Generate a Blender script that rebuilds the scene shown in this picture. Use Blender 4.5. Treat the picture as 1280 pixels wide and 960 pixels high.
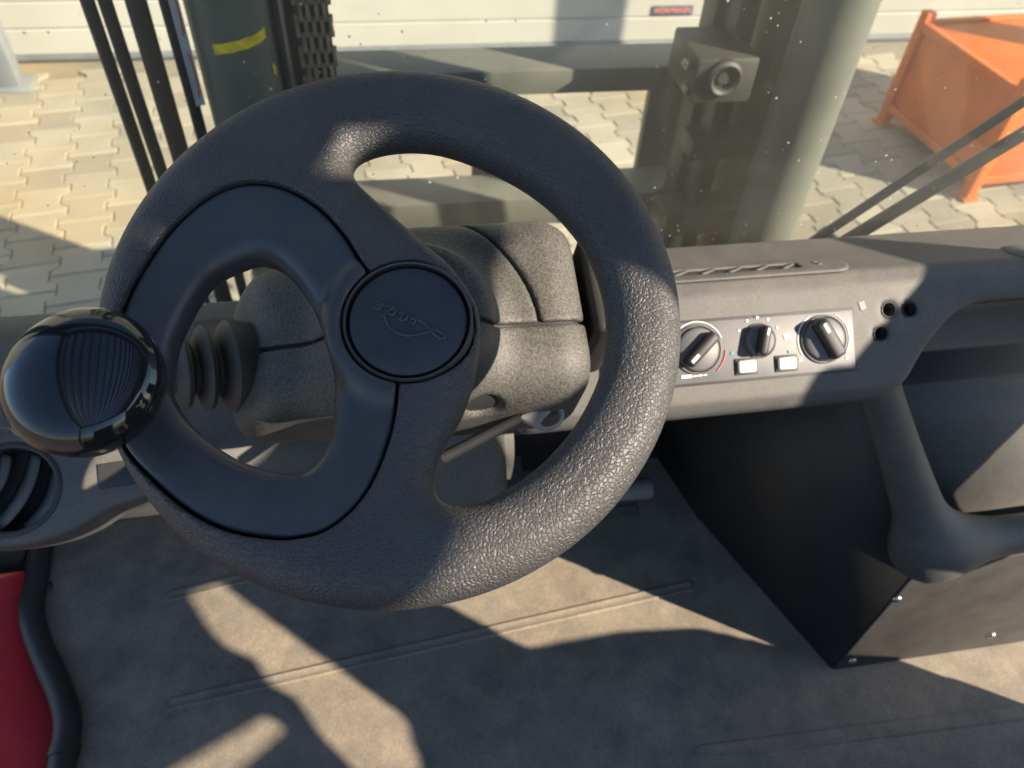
import bpy, bmesh, math, random
import numpy as np
from mathutils import Vector, Matrix

random.seed(7)
for o in list(bpy.data.objects):
    bpy.data.objects.remove(o, do_unlink=True)
scene = bpy.context.scene
COL = scene.collection
PI = math.pi

# ------------------------------------------------------------------ camera
CAM = np.array([0., 0., 1.80])
PITCH, ROLL, YAW, FPX = math.radians(46.9), math.radians(-3.8), math.radians(-12.0), 960.0
_hf = np.array([-math.sin(YAW), math.cos(YAW), 0]); _rt = np.array([math.cos(YAW), math.sin(YAW), 0])
FWD = _hf*math.cos(PITCH) - np.array([0, 0, math.sin(PITCH)])
_up = np.cross(_rt, FWD)
RGT = _rt*math.cos(ROLL) - _up*math.sin(ROLL)
UPV = _up*math.cos(ROLL) + _rt*math.sin(ROLL)
cam_d = bpy.data.cameras.new('camera'); cam = bpy.data.objects.new('camera', cam_d); COL.objects.link(cam)
cam.matrix_world = Matrix(((RGT[0], UPV[0], -FWD[0], CAM[0]), (RGT[1], UPV[1], -FWD[1], CAM[1]),
                           (RGT[2], UPV[2], -FWD[2], CAM[2]), (0, 0, 0, 1)))
cam_d.sensor_width = 36.0; cam_d.lens = 36.0*FPX/1280.0
cam_d.dof.use_dof = True; cam_d.dof.focus_distance = 0.44; cam_d.dof.aperture_fstop = 11.0
cam_d.clip_start = 0.02; cam_d.clip_end = 500
scene.camera = cam

# ------------------------------------------------------------------ sky, sun, exposure
SUN_EL = math.radians(30.0)
SUN_DIR = np.array([math.sin(math.radians(57)), -math.cos(math.radians(57)), 0])*math.cos(SUN_EL) + np.array([0, 0, math.sin(SUN_EL)])
world = bpy.data.worlds.new('World'); scene.world = world; world.use_nodes = True
wn = world.node_tree.nodes; wl = world.node_tree.links
sky = wn.new('ShaderNodeTexSky'); sky.sky_type = 'NISHITA'; sky.sun_disc = False; sky.ozone_density = 3.5; sky.dust_density = 0.4
sky.sun_elevation = SUN_EL; sky.sun_rotation = math.atan2(SUN_DIR[0], SUN_DIR[1])
wl.new(sky.outputs[0], wn['Background'].inputs[0]); wn['Background'].inputs[1].default_value = 0.105
sd = bpy.data.lights.new('sun', 'SUN'); so = bpy.data.objects.new('sun', sd); COL.objects.link(so)
sd.energy = 5.0; sd.angle = math.radians(0.5); sd.color = (1.0, 0.87, 0.70)
so.rotation_euler = Vector(SUN_DIR).to_track_quat('Z', 'Y').to_euler(); so.location = (4, -4, 8)
scene.view_settings.view_transform = 'Standard'; scene.view_settings.look = 'None'
scene.view_settings.gamma = 1.0; scene.view_settings.exposure = 1.42
scene.view_settings.use_curve_mapping = False

# ------------------------------------------------------------------ measuring helpers (distances known, so points are real)
def ray(x, y): return FWD + RGT*((x-640)/FPX) + UPV*((480-y)/FPX)
def at_d(x, y, d): return CAM + ray(x, y)*d
def at_z(x, y, z): r = ray(x, y); return CAM + r*((z-CAM[2])/r[2])
def at_y(x, y, Y): r = ray(x, y); return CAM + r*((Y-CAM[1])/r[1])
def at_p(x, y, p0, n):
    r = ray(x, y); n = np.array(n, float); return CAM + r*(((np.array(p0)-CAM) @ n)/(r @ n))

# ------------------------------------------------------------------ materials
def new_mat(name):
    m = bpy.data.materials.new(name); m.use_nodes = True
    nt = m.node_tree; return m, nt, nt.nodes, nt.links, nt.nodes['Principled BSDF']
def plastic(name, col, rough=0.55, grain=900, bump=0.0002, dust=0.0, dustcol=(0.30, 0.25, 0.18), up=True, spec=0.5, vor=0, vdist=0.0005, metal=0.0, mott=0.35, mscale=9, speck=0):
    m, nt, N, L, b = new_mat(name)
    b.inputs['Roughness'].default_value = rough; b.inputs['Specular IOR Level'].default_value = spec
    b.inputs['Metallic'].default_value = metal
    tc = N.new('ShaderNodeTexCoord')
    n1 = N.new('ShaderNodeTexNoise'); n1.inputs['Scale'].default_value = mscale; n1.inputs['Detail'].default_value = 7; n1.inputs['Roughness'].default_value = .65
    L.new(tc.outputs['Object'], n1.inputs['Vector'])
    mr = N.new('ShaderNodeMapRange'); mr.inputs[1].default_value = .3; mr.inputs[2].default_value = .7
    mr.inputs[3].default_value = 1-mott; mr.inputs[4].default_value = 1+mott
    L.new(n1.outputs[0], mr.inputs[0])
    mul = N.new('ShaderNodeVectorMath'); mul.operation = 'SCALE'; mul.inputs[0].default_value = col
    L.new(mr.outputs[0], mul.inputs['Scale'])
    cur = mul.outputs[0]
    if dust > 0:
        n2 = N.new('ShaderNodeTexNoise'); n2.inputs['Scale'].default_value = mscale*2.3; n2.inputs['Detail'].default_value = 9; n2.inputs['Roughness'].default_value = .7
        L.new(tc.outputs['Object'], n2.inputs['Vector'])
        r2 = N.new('ShaderNodeMapRange'); r2.inputs[1].default_value = .35; r2.inputs[2].default_value = .72; r2.inputs[3].default_value = dust*.35; r2.inputs[4].default_value = dust
        L.new(n2.outputs[0], r2.inputs[0]); fac = r2.outputs[0]
        if up:
            g = N.new('ShaderNodeNewGeometry'); sx = N.new('ShaderNodeSeparateXYZ'); L.new(g.outputs['Normal'], sx.inputs[0])
            r3 = N.new('ShaderNodeMapRange'); r3.inputs[1].default_value = -.1; r3.inputs[2].default_value = .9; r3.inputs[3].default_value = .25
            L.new(sx.outputs[2], r3.inputs[0])
            mm = N.new('ShaderNodeMath'); mm.operation = 'MULTIPLY'; L.new(fac, mm.inputs[0]); L.new(r3.outputs[0], mm.inputs[1]); fac = mm.outputs[0]
        mx = N.new('ShaderNodeMix'); mx.data_type = 'RGBA'; L.new(fac, mx.inputs[0]); L.new(cur, mx.inputs[6]); mx.inputs[7].default_value = (*dustcol, 1)
        cur = mx.outputs[2]
        # dusty places are rougher
        rr = N.new('ShaderNodeMapRange'); rr.inputs[3].default_value = rough; rr.inputs[4].default_value = .95; L.new(fac, rr.inputs[0]); L.new(rr.outputs[0], b.inputs['Roughness'])
    if speck:
        ns = N.new('ShaderNodeTexNoise'); ns.inputs['Scale'].default_value = 620; ns.inputs['Detail'].default_value = 2; L.new(tc.outputs['Object'], ns.inputs['Vector'])
        rs = N.new('ShaderNodeMapRange'); rs.inputs[1].default_value = .32; rs.inputs[2].default_value = .68; rs.inputs[3].default_value = 1-speck; rs.inputs[4].default_value = 1+speck; L.new(ns.outputs[0], rs.inputs[0])
        ms_ = N.new('ShaderNodeVectorMath'); ms_.operation = 'SCALE'; L.new(cur, ms_.inputs[0]); L.new(rs.outputs[0], ms_.inputs['Scale']); cur = ms_.outputs[0]
    L.new(cur, b.inputs['Base Color'])
    last = None
    if bump > 0:
        n3 = N.new('ShaderNodeTexNoise'); n3.inputs['Scale'].default_value = grain; n3.inputs['Detail'].default_value = 2
        L.new(tc.outputs['Object'], n3.inputs['Vector'])
        bp = N.new('ShaderNodeBump'); bp.inputs['Strength'].default_value = 1; bp.inputs['Distance'].default_value = bump
        L.new(n3.outputs[0], bp.inputs['Height']); last = bp
    if vor:
        wv = N.new('ShaderNodeTexNoise'); wv.inputs['Scale'].default_value = vor*.7; wv.inputs['Detail'].default_value = 1
        L.new(tc.outputs['Object'], wv.inputs['Vector'])
        sc = N.new('ShaderNodeVectorMath'); sc.operation = 'SCALE'; sc.inputs['Scale'].default_value = 1.1/vor; L.new(wv.outputs['Color'], sc.inputs[0])
        ad = N.new('ShaderNodeVectorMath'); L.new(tc.outputs['Object'], ad.inputs[0]); L.new(sc.outputs[0], ad.inputs[1])
        v = N.new('ShaderNodeTexVoronoi'); v.feature = 'DISTANCE_TO_EDGE'; v.inputs['Scale'].default_value = vor
        L.new(ad.outputs[0], v.inputs['Vector'])
        r4 = N.new('ShaderNodeMapRange'); r4.interpolation_type = 'SMOOTHSTEP'; r4.inputs[2].default_value = .22; L.new(v.outputs['Distance'], r4.inputs[0])
        b2 = N.new('ShaderNodeBump'); b2.inputs['Strength'].default_value = 1; b2.inputs['Distance'].default_value = vdist
        L.new(r4.outputs[0], b2.inputs['Height'])
        if last: L.new(last.outputs[0], b2.inputs['Normal'])
        last = b2
    if last: L.new(last.outputs[0], b.inputs['Normal'])
    return m

M = {}
M['leather'] = plastic('black_grained_rubber', (.037, .037, .039), .48, 1500, .00008, dust=.10, vor=400, vdist=.00034, mott=.2)
M['insert'] = plastic('smooth_black_plastic', (.036, .039, .045), .38, 2500, .00003, dust=.10, mott=.25, mscale=25)
M['cap'] = plastic('hub_cap_plastic', (.024, .027, .034), .34, 2500, .00002, dust=.06, mott=.2, mscale=30)
M['gloss'] = plastic('polished_black_plastic', (.010, .010, .012), .07, 200, 0, dust=.015, mott=.2, mscale=30)
M['cover'] = plastic('grained_charcoal_plastic', (.042, .041, .039), .52, 900, .00030, dust=.42, dustcol=(.165, .146, .112), mott=.25, mscale=14, speck=.45)
M['dash'] = plastic('dusty_charcoal_plastic', (.052, .053, .055), .50, 1200, .00015, dust=.55, dustcol=(.185, .158, .120), mott=.28, mscale=10, speck=.15)
M['panel'] = plastic('grey_panel_plastic', (.075, .075, .083), .45, 1500, .00005, dust=.20, mott=.15, mscale=20)
M['black'] = plastic('matt_black_plastic', (.016, .016, .017), .55, 900, .0001, dust=.08, mott=.25)
M['rubber'] = plastic('black_rubber', (.026, .026, .027), .6, 900, .0001, dust=.15, mott=.3)
M['floor'] = plastic('dusty_rubber_mat', (.085, .078, .068), .72, 350, .0003, dust=.85, dustcol=(.34, .275, .195), up=False, mott=.45, mscale=8, speck=.22)
M['red'] = plastic('red_paint', (.80, .040, .060), .30, 300, .00005, dust=.18, dustcol=(.30, .12, .10), mott=.2, mscale=12)
M['mast'] = plastic('grey_green_mast_paint', (.105, .112, .096), .45, 300, .0001, dust=.25, mott=.2, mscale=6)
M['mastdark'] = plastic('dark_greasy_steel', (.028, .029, .027), .5, 300, .0002, dust=.3, dustcol=(.10, .08, .05), mott=.4, mscale=14)
M['chain'] = plastic('oily_chain_steel', (.26, .19, .13), .42, 400, .0001, dust=.3, dustcol=(.20, .14, .09), mott=.4, mscale=40, metal=.3)
M['steel'] = plastic('bare_steel', (.45, .44, .42), .3, 300, 0, mott=.2, metal=1.0)
M['hose'] = plastic('black_hose_rubber', (.013, .013, .013), .5, 700, .00005, dust=.1, mott=.3, mscale=20)
M['yellow'] = plastic('yellow_paint_marker', (.80, .58, .02), .5, 300, .0001, mott=.35, mscale=60)
M['sticker'] = plastic('white_sticker', (.50, .50, .55), .4, 300, 0, mott=.2, mscale=20)
M['stickred'] = plastic('red_print', (.5, .08, .09), .5, 300, 0, mott=.2)
M['white'] = plastic('white_print', (.75, .74, .70), .5, 300, 0, mott=.1)
M['cream'] = plastic('cream_button', (.72, .72, .56), .4, 300, 0, mott=.06)
M['teal'] = plastic('teal_print', (.03, .22, .26), .5, 300, 0, mott=.1)
M['greyhandle'] = plastic('grey_handle_plastic', (.20, .19, .175), .55, 1500, .0001, dust=.2, mott=.15)
M['door'] = plastic('cream_door_steel', (.42, .40, .355), .5, 500, .00005, dust=.25, dustcol=(.38, .33, .25), up=False, mott=.06, mscale=3)
M['wall'] = plastic('grey_wall_plaster', (.42, .41, .38), .85, 60, .001, mott=.1, mscale=2)
M['post'] = plastic('grey_blue_post_paint', (.19, .20, .21), .5, 200, .0001, dust=.2, mott=.15)
M['orange'] = plastic('orange_steel_paint', (.62, .125, .006), .5, 200, .0003, dust=.12, dustcol=(.42, .18, .08), up=False, mott=.18, mscale=6)
M['navy'] = plastic('navy_badge', (.05, .06, .16), .4, 200, 0, mott=.1)
M['badgeorange'] = plastic('orange_print', (.85, .28, .03), .4, 200, 0, mott=.1)
M['seat'] = plastic('black_seat_fabric', (.03, .03, .033), .85, 600, .0006, dust=.2, mott=.2)
M['counter'] = plastic('charcoal_cast_iron', (.05, .05, .052), .5, 200, .0004, mott=.2)

def paver_mat(name, col):
    m, nt, N, L, b = new_mat(name)
    b.inputs['Roughness'].default_value = .9
    oi = N.new('ShaderNodeObjectInfo'); geo = N.new('ShaderNodeNewGeometry')
    r1 = N.new('ShaderNodeMapRange'); r1.inputs[3].default_value = .8; r1.inputs[4].default_value = 1.18
    ad = N.new('ShaderNodeMath'); L.new(oi.outputs['Random'], ad.inputs[0]); L.new(geo.outputs['Random Per Island'], ad.inputs[1])
    fr = N.new('ShaderNodeMath'); fr.operation = 'FRACT'; L.new(ad.outputs[0], fr.inputs[0]); L.new(fr.outputs[0], r1.inputs[0])
    n1 = N.new('ShaderNodeTexNoise'); n1.inputs['Scale'].default_value = 1.4; n1.inputs['Detail'].default_value = 6; L.new(geo.outputs['Position'], n1.inputs['Vector'])
    r2 = N.new('ShaderNodeMapRange'); r2.inputs[1].default_value = .35; r2.inputs[2].default_value = .65; r2.inputs[3].default_value = .75; r2.inputs[4].default_value = 1.15; L.new(n1.outputs[0], r2.inputs[0])
    n2 = N.new('ShaderNodeTexNoise'); n2.inputs['Scale'].default_value = 120; n2.inputs['Detail'].default_value = 4; L.new(geo.outputs['Position'], n2.inputs['Vector'])
    r3 = N.new('ShaderNodeMapRange'); r3.inputs[3].default_value = .75; r3.inputs[4].default_value = 1.25; L.new(n2.outputs[0], r3.inputs[0])
    a = N.new('ShaderNodeMath'); a.operation = 'MULTIPLY'; L.new(r1.outputs[0], a.inputs[0]); L.new(r2.outputs[0], a.inputs[1])
    c = N.new('ShaderNodeMath'); c.operation = 'MULTIPLY'; L.new(a.outputs[0], c.inputs[0]); L.new(r3.outputs[0], c.inputs[1])
    s = N.new('ShaderNodeVectorMath'); s.operation = 'SCALE'; s.inputs[0].default_value = col; L.new(c.outputs[0], s.inputs['Scale'])
    # rust-brown stains
    n4 = N.new('ShaderNodeTexNoise'); n4.inputs['Scale'].default_value = .9; n4.inputs['Detail'].default_value = 5; L.new(geo.outputs['Position'], n4.inputs['Vector'])
    r5 = N.new('ShaderNodeMapRange'); r5.inputs[1].default_value = .50; r5.inputs[2].default_value = .70; r5.inputs[4].default_value = .6; L.new(n4.outputs[0], r5.inputs[0])
    mx = N.new('ShaderNodeMix'); mx.data_type = 'RGBA'; L.new(r5.outputs[0], mx.inputs[0]); L.new(s.outputs[0], mx.inputs[6]); mx.inputs[7].default_value = (.38, .25, .11, 1)
    L.new(mx.outputs[2], b.inputs['Base Color'])
    bp = N.new('ShaderNodeBump'); bp.inputs['Distance'].default_value = .0015; L.new(n2.outputs[0], bp.inputs['Height']); L.new(bp.outputs[0], b.inputs['Normal'])
    return m
M['paver'] = paver_mat('concrete_paver', (.325, .285, .215))
M['sand'] = paver_mat('joint_sand', (.23, .20, .15))

def glass_mat():
    m, nt, N, L, b = new_mat('dusty_glass'); N.remove(b)
    out = N['Material Output']
    tr = N.new('ShaderNodeBsdfTransparent'); tr.inputs[0].default_value = (.93, .96, .93, 1)
    gl = N.new('ShaderNodeBsdfGlossy'); gl.inputs['Roughness'].default_value = .02
    fr = N.new('ShaderNodeFresnel'); fr.inputs[0].default_value = 1.25
    m1 = N.new('ShaderNodeMixShader'); L.new(fr.outputs[0], m1.inputs[0]); L.new(tr.outputs[0], m1.inputs[1]); L.new(gl.outputs[0], m1.inputs[2])
    df = N.new('ShaderNodeBsdfDiffuse'); df.inputs[0].default_value = (.62, .60, .52, 1)
    tl = N.new('ShaderNodeBsdfTranslucent'); tl.inputs[0].default_value = (.62, .60, .52, 1)
    dd = N.new('ShaderNodeMixShader'); dd.inputs[0].default_value = .35; L.new(df.outputs[0], dd.inputs[1]); L.new(tl.outputs[0], dd.inputs[2])
    tc = N.new('ShaderNodeTexCoord')
    n1 = N.new('ShaderNodeTexNoise'); n1.inputs['Scale'].default_value = 5; n1.inputs['Detail'].default_value = 6; L.new(tc.outputs['Object'], n1.inputs['Vector'])
    r1 = N.new('ShaderNodeMapRange'); r1.inputs[1].default_value = .3; r1.inputs[2].default_value = .7; r1.inputs[3].default_value = .03; r1.inputs[4].default_value = .078; L.new(n1.outputs[0], r1.inputs[0])
    sx = N.new('ShaderNodeSeparateXYZ'); L.new(tc.outputs['Object'], sx.inputs[0])
    rx = N.new('ShaderNodeMapRange'); rx.inputs[1].default_value = -.35; rx.inputs[2].default_value = .45; rx.inputs[3].default_value = .35; rx.inputs[4].default_value = 1.1; L.new(sx.outputs[0], rx.inputs[0])
    wm_ = N.new('ShaderNodeMath'); wm_.operation = 'MULTIPLY'; L.new(r1.outputs[0], wm_.inputs[0]); L.new(rx.outputs[0], wm_.inputs[1]); r1 = wm_
    v = N.new('ShaderNodeTexVoronoi'); v.inputs['Scale'].default_value = 120; L.new(tc.outputs['Object'], v.inputs['Vector'])
    sp = N.new('ShaderNodeSeparateColor'); L.new(v.outputs['Color'], sp.inputs[0])
    rad = N.new('ShaderNodeMapRange'); rad.inputs[1].default_value = .72; rad.inputs[2].default_value = 1.0; rad.inputs[3].default_value = 0; rad.inputs[4].default_value = .16; L.new(sp.outputs[0], rad.inputs[0])
    lt = N.new('ShaderNodeMath'); lt.operation = 'LESS_THAN'; L.new(v.outputs['Distance'], lt.inputs[0]); L.new(rad.outputs[0], lt.inputs[1])
    s = N.new('ShaderNodeMath'); s.operation = 'MULTIPLY_ADD'; L.new(lt.outputs[0], s.inputs[0]); s.inputs[1].default_value = .55; L.new(r1.outputs[0], s.inputs[2])
    m2 = N.new('ShaderNodeMixShader'); L.new(s.outputs[0], m2.inputs[0]); L.new(m1.outputs[0], m2.inputs[1]); L.new(dd.outputs[0], m2.inputs[2])
    L.new(m2.outputs[0], out.inputs[0])
    return m
M['glass'] = glass_mat()

# ------------------------------------------------------------------ object helpers
WORLD = {}
def link(o, parent=None, mw=None):
    COL.objects.link(o)
    mw = mw or Matrix.Identity(4)
    WORLD[o.name] = mw
    if parent is not None:
        o.parent = parent; o.matrix_parent_inverse = WORLD[parent.name].inverted()
    o.matrix_basis = mw
    return o
def tag(o, label=None, cat=None, group=None, kind=None):
    if label: o['label'] = label
    if cat: o['category'] = cat
    if group: o['group'] = group
    if kind: o['kind'] = kind
    return o
def thing(name, loc, label, cat, group=None):
    return tag(link(bpy.data.objects.new(name, None), None, Matrix.Translation(Vector(loc))), label, cat, group)
def mesh_obj(name, verts, faces, mat, parent=None, mw=None, smooth=True, angle=None):
    me = bpy.data.meshes.new(name)
    me.from_pydata([tuple(v) for v in verts], [], [tuple(f) for f in faces])
    me.materials.append(mat)
    if smooth: me.polygons.foreach_set('use_smooth', [True]*len(me.polygons))
    me.update()
    if smooth and angle: me.set_sharp_from_angle(angle=math.radians(angle))
    return link(bpy.data.objects.new(name, me), parent, mw)
def bm_obj(name, bm, mat, parent=None, mw=None, angle=35):
    bmesh.ops.recalc_face_normals(bm, faces=bm.faces)
    me = bpy.data.meshes.new(name); bm.to_mesh(me); bm.free(); me.materials.append(mat)
    me.polygons.foreach_set('use_smooth', [True]*len(me.polygons)); me.set_sharp_from_angle(angle=math.radians(angle))
    return link(bpy.data.objects.new(name, me), parent, mw)
def box_bm(bm, c, h, mat3=None, bev=0.0, seg=2):
    r = bmesh.ops.create_cube(bm, size=2.0)
    vs = r['verts']
    for v in vs:
        p = Vector((v.co.x*h[0], v.co.y*h[1], v.co.z*h[2]))
        if mat3 is not None: p = mat3 @ p
        v.co = p + Vector(c)
    if bev > 0:
        es = list({e for v in vs for e in v.link_edges})
        bmesh.ops.bevel(bm, geom=es, offset=bev, segments=seg, affect='EDGES', profile=.5)
def box(name, lo, hi, mat, parent=None, bev=.004, mw=None):
    bm = bmesh.new(); lo, hi = np.array(lo), np.array(hi)
    box_bm(bm, (lo+hi)/2, (hi-lo)/2, None, bev); return bm_obj(name, bm, mat, parent, mw)
def lathe(name, prof, mat, parent=None, mw=None, seg=64, angle=40):
    """prof: (radius, height) from the axis outwards and down"""
    bm = bmesh.new(); rings = []
    for r, z in prof:
        if r < 1e-6: rings.append([bm.verts.new((0, 0, z))])
        else: rings.append([bm.verts.new((r*math.cos(2*PI*k/seg), r*math.sin(2*PI*k/seg), z)) for k in range(seg)])
    for a, b in zip(rings, rings[1:]):
        for k in range(seg):
            k2 = (k+1) % seg
            if len(a) == 1 and len(b) == 1: continue
            if len(a) == 1: bm.faces.new((a[0], b[k], b[k2]))
            elif len(b) == 1: bm.faces.new((a[k], b[0], a[k2]))
            else: bm.faces.new((a[k], b[k], b[k2], a[k2]))
    return bm_obj(name, bm, mat, parent, mw, angle)
def spline(pts, n=8, closed=False):
    P = [np.array(p, float) for p in pts]; out = []; N_ = len(P)
    rng = range(N_ if closed else N_-1)
    for i in rng:
        if closed: a, b, c, d = P[i-1], P[i], P[(i+1) % N_], P[(i+2) % N_]
        else: a, b, c, d = P[max(i-1, 0)], P[i], P[i+1], P[min(i+2, N_-1)]
        for k in range(n):
            t = k/n
            out.append(.5*((2*b)+(-a+c)*t+(2*a-5*b+4*c-d)*t*t+(-a+3*b-3*c+d)*t**3))
    if not closed: out.append(P[-1])
    return out
def tube_geo(pts, rad, seg=12, cap=True):
    P = [np.array(p, float) for p in pts]; V = []; Fc = []
    rads = rad if hasattr(rad, '__len__') else [rad]*len(P)
    t0 = P[1]-P[0]; t0 /= np.linalg.norm(t0)
    ref = np.array([0, 0, 1.]) if abs(t0[2]) < .9 else np.array([1., 0, 0])
    for i, p in enumerate(P):
        t = P[min(i+1, len(P)-1)]-P[max(i-1, 0)]; t = t/np.linalg.norm(t)
        u = np.cross(t, ref); u /= np.linalg.norm(u); w = np.cross(u, t); ref = w
        for k in range(seg):
            a = 2*PI*k/seg; V.append(p+rads[i]*(u*math.cos(a)+w*math.sin(a)))
    for i in range(len(P)-1):
        for k in range(seg):
            k2 = (k+1) % seg; Fc.append((i*seg+k, i*seg+k2, (i+1)*seg+k2, (i+1)*seg+k))
    if cap:
        Fc.append(tuple(range(seg))[::-1]); Fc.append(tuple((len(P)-1)*seg+k for k in range(seg)))
    return V, Fc
def tube(name, pts, rad, mat, parent=None, seg=12, mw=None):
    V, Fc = tube_geo(pts, rad, seg); return mesh_obj(name, V, Fc, mat, parent, mw, True, 50)
def frame(o, x, y, z):
    return Matrix(((x[0], y[0], z[0], o[0]), (x[1], y[1], z[1], o[1]), (x[2], y[2], z[2], o[2]), (0, 0, 0, 1)))
def strip(name, prof, x0, x1, mat, parent, thick=.004, nx=2, angle=60):
    """a sheet with (y,z) profile drawn along x"""
    V, Fc = [], []; n = len(prof)
    xs = np.linspace(x0, x1, nx)
    for x in xs:
        for y, z in prof: V.append((x, y, z))
    for i in range(nx-1):
        for k in range(n-1): Fc.append((i*n+k, i*n+k+1, (i+1)*n+k+1, (i+1)*n+k))
    o = mesh_obj(name, V, Fc, mat, parent, None, True, angle)
    md = o.modifiers.new('thickness', 'SOLIDIFY'); md.thickness = thick; md.offset = 0
    return o

# signed distance to polygon (positive outside), vectorised
def poly_sd(px, py, poly):
    P = np.asarray(poly, float); shp = px.shape; x = px.ravel(); y = py.ravel()
    d = np.full(x.shape, 1e9); ins = np.zeros(x.shape, bool)
    for i in range(len(P)):
        a, b = P[i-1], P[i]; e = b-a
        t = np.clip(((x-a[0])*e[0]+(y-a[1])*e[1])/max(e @ e, 1e-12), 0, 1)
        d = np.minimum(d, (x-a[0]-t*e[0])**2+(y-a[1]-t*e[1])**2)
        c = ((a[1] > y) != (b[1] > y))
        if abs(b[1]-a[1]) > 1e-12: ins ^= c & (x < (b[0]-a[0])*(y-a[1])/(b[1]-a[1])+a[0])
    d = np.sqrt(d); return np.where(ins, -d, d).reshape(shp)
def smax(a, b, k): h = np.clip(.5-.5*(b-a)/k, 0, 1); return b*(1-h)+a*h+k*h*(1-h)
def smin(a, b, k): return -smax(-a, -b, k)
def rbox(X, Y, Z, c, h, r):
    q = [np.abs(A-c[i])-(h[i]-r) for i, A in enumerate((X, Y, Z))]
    return np.sqrt(sum(np.maximum(t, 0)**2 for t in q))+np.minimum(np.maximum(np.maximum(q[0], q[1]), q[2]), 0)-r
def surface_net(name, f, lo, hi, res, mat, parent=None, mw=None, smooth_it=1):
    lo, hi = np.array(lo, float), np.array(hi, float)
    n = np.ceil((hi-lo)/res).astype(int)+1
    ax = [lo[i]+res*np.arange(n[i]) for i in range(3)]
    X, Y, Z = np.meshgrid(*ax, indexing='ij')
    F = np.asarray(f(X, Y, Z)); S = F < 0
    c = [S[i:n[0]-1+i, j:n[1]-1+j, k:n[2]-1+k] for i in (0, 1) for j in (0, 1) for k in (0, 1)]
    cnt = sum(a.astype(int) for a in c); act = (cnt > 0) & (cnt < 8)
    idx = np.full(act.shape, -1); idx[act] = np.arange(act.sum())
    I = np.argwhere(act); acc = np.zeros((len(I), 3)); num = np.zeros(len(I))
    for a in range(3):
        for j in (0, 1):
            for k in (0, 1):
                o0 = [0, 0, 0]; oth = [q for q in range(3) if q != a]; o0[oth[0]] = j; o0[oth[1]] = k
                o1 = list(o0); o1[a] = 1
                f0 = F[tuple((I+o0).T)]; f1 = F[tuple((I+o1).T)]
                m = (f0 < 0) != (f1 < 0); t = np.where(m, f0/np.where(m, f0-f1, 1), 0)
                p = np.tile(np.array(o0, float), (len(I), 1)); p[:, a] += t
                acc[m] += p[m]; num += m
    V = lo + (I + acc/num[:, None])*res
    faces = []
    for a in range(3):
        b, d = (a+1) % 3, (a+2) % 3
        s0 = [slice(None)]*3; s1 = [slice(None)]*3; s0[a] = slice(0, n[a]-1); s1[a] = slice(1, n[a])
        A, B = S[tuple(s0)], S[tuple(s1)]
        E = np.argwhere(A != B)
        E = E[(E[:, b] > 0) & (E[:, d] > 0) & (E[:, b] < n[b]-1) & (E[:, d] < n[d]-1)]
        flip = A[tuple(E.T)]
        def cell(db, dd):
            q = E.copy(); q[:, b] -= db; q[:, d] -= dd; return idx[tuple(q.T)]
        Q = np.stack([cell(1, 1), cell(0, 1), cell(0, 0), cell(1, 0)], 1)
        Q[~flip] = Q[~flip][:, ::-1]
        faces.append(Q)
    Fc = np.concatenate(faces)
    # relax a little so that no grid steps show
    for _ in range(smooth_it):
        sm = np.zeros_like(V); k = np.zeros(len(V))
        for i in range(4):
            np.add.at(sm, Fc[:, i], V[Fc[:, (i+1) % 4]]+V[Fc[:, i-1]]); np.add.at(k, Fc[:, i], 2)
        V = .5*V+.5*sm/np.maximum(k, 1)[:, None]
    me = bpy.data.meshes.new(name); me.vertices.add(len(V)); me.vertices.foreach_set('co', V.ravel())
    me.loops.add(len(Fc)*4); me.loops.foreach_set('vertex_index', Fc.ravel().astype(np.int32))
    me.polygons.add(len(Fc)); me.polygons.foreach_set('loop_start', np.arange(0, len(Fc)*4, 4, dtype=np.int32))
    me.update(calc_edges=True); me.validate()
    me.polygons.foreach_set('use_smooth', [True]*len(me.polygons)); me.materials.append(mat)
    return link(bpy.data.objects.new(name, me), parent, mw)

# ================================================================== THE SETTING
# ---- ground: joint sand sheet with single concrete pavers on it
g = mesh_obj('ground', [(-60, -60, -.012), (60, -60, -.012), (60, 60, -.012), (-60, 60, -.012)], [(0, 1, 2, 3)], M['sand'], smooth=False)
tag(g, 'yard ground of pale interlocking concrete pavers with sandy joints', 'ground', kind='structure')
def paver_shape():
    j = .0018; a, b, q, hh = .10-j, .07-j, .0825, .0825-j
    s = .012
    out = [(-a, -hh), (a, -hh), (a, -q/2-s), (b, -q/2+s), (b, q/2-s), (a, q/2+s), (a, hh), (-a, hh), (-a, q/2+s), (-b, q/2-s), (-b, -q/2+s), (-a, -q/2-s)]
    n = len(out); V = [(x, y, -.03) for x, y in out] + [(x, y, -.004) for x, y in out]
    V += [(x*(1-.004/max(abs(x), .05)), y*(1-.004/max(abs(y), .05)), 0) for x, y in out]
    Fc = [(i, (i+1) % n, n+(i+1) % n, n+i) for i in range(n)] + [(n+i, n+(i+1) % n, 2*n+(i+1) % n, 2*n+i) for i in range(n)]
    Fc.append(tuple(2*n+i for i in range(n)))
    return V, Fc
PV, PF = paver_shape()
pm = bpy.data.meshes.new('paver'); pm.from_pydata(PV, [], PF); pm.materials.append(M['paver']); pm.update()
spots = []
ca, sa = math.cos(math.radians(8)), math.sin(math.radians(8))
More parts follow.
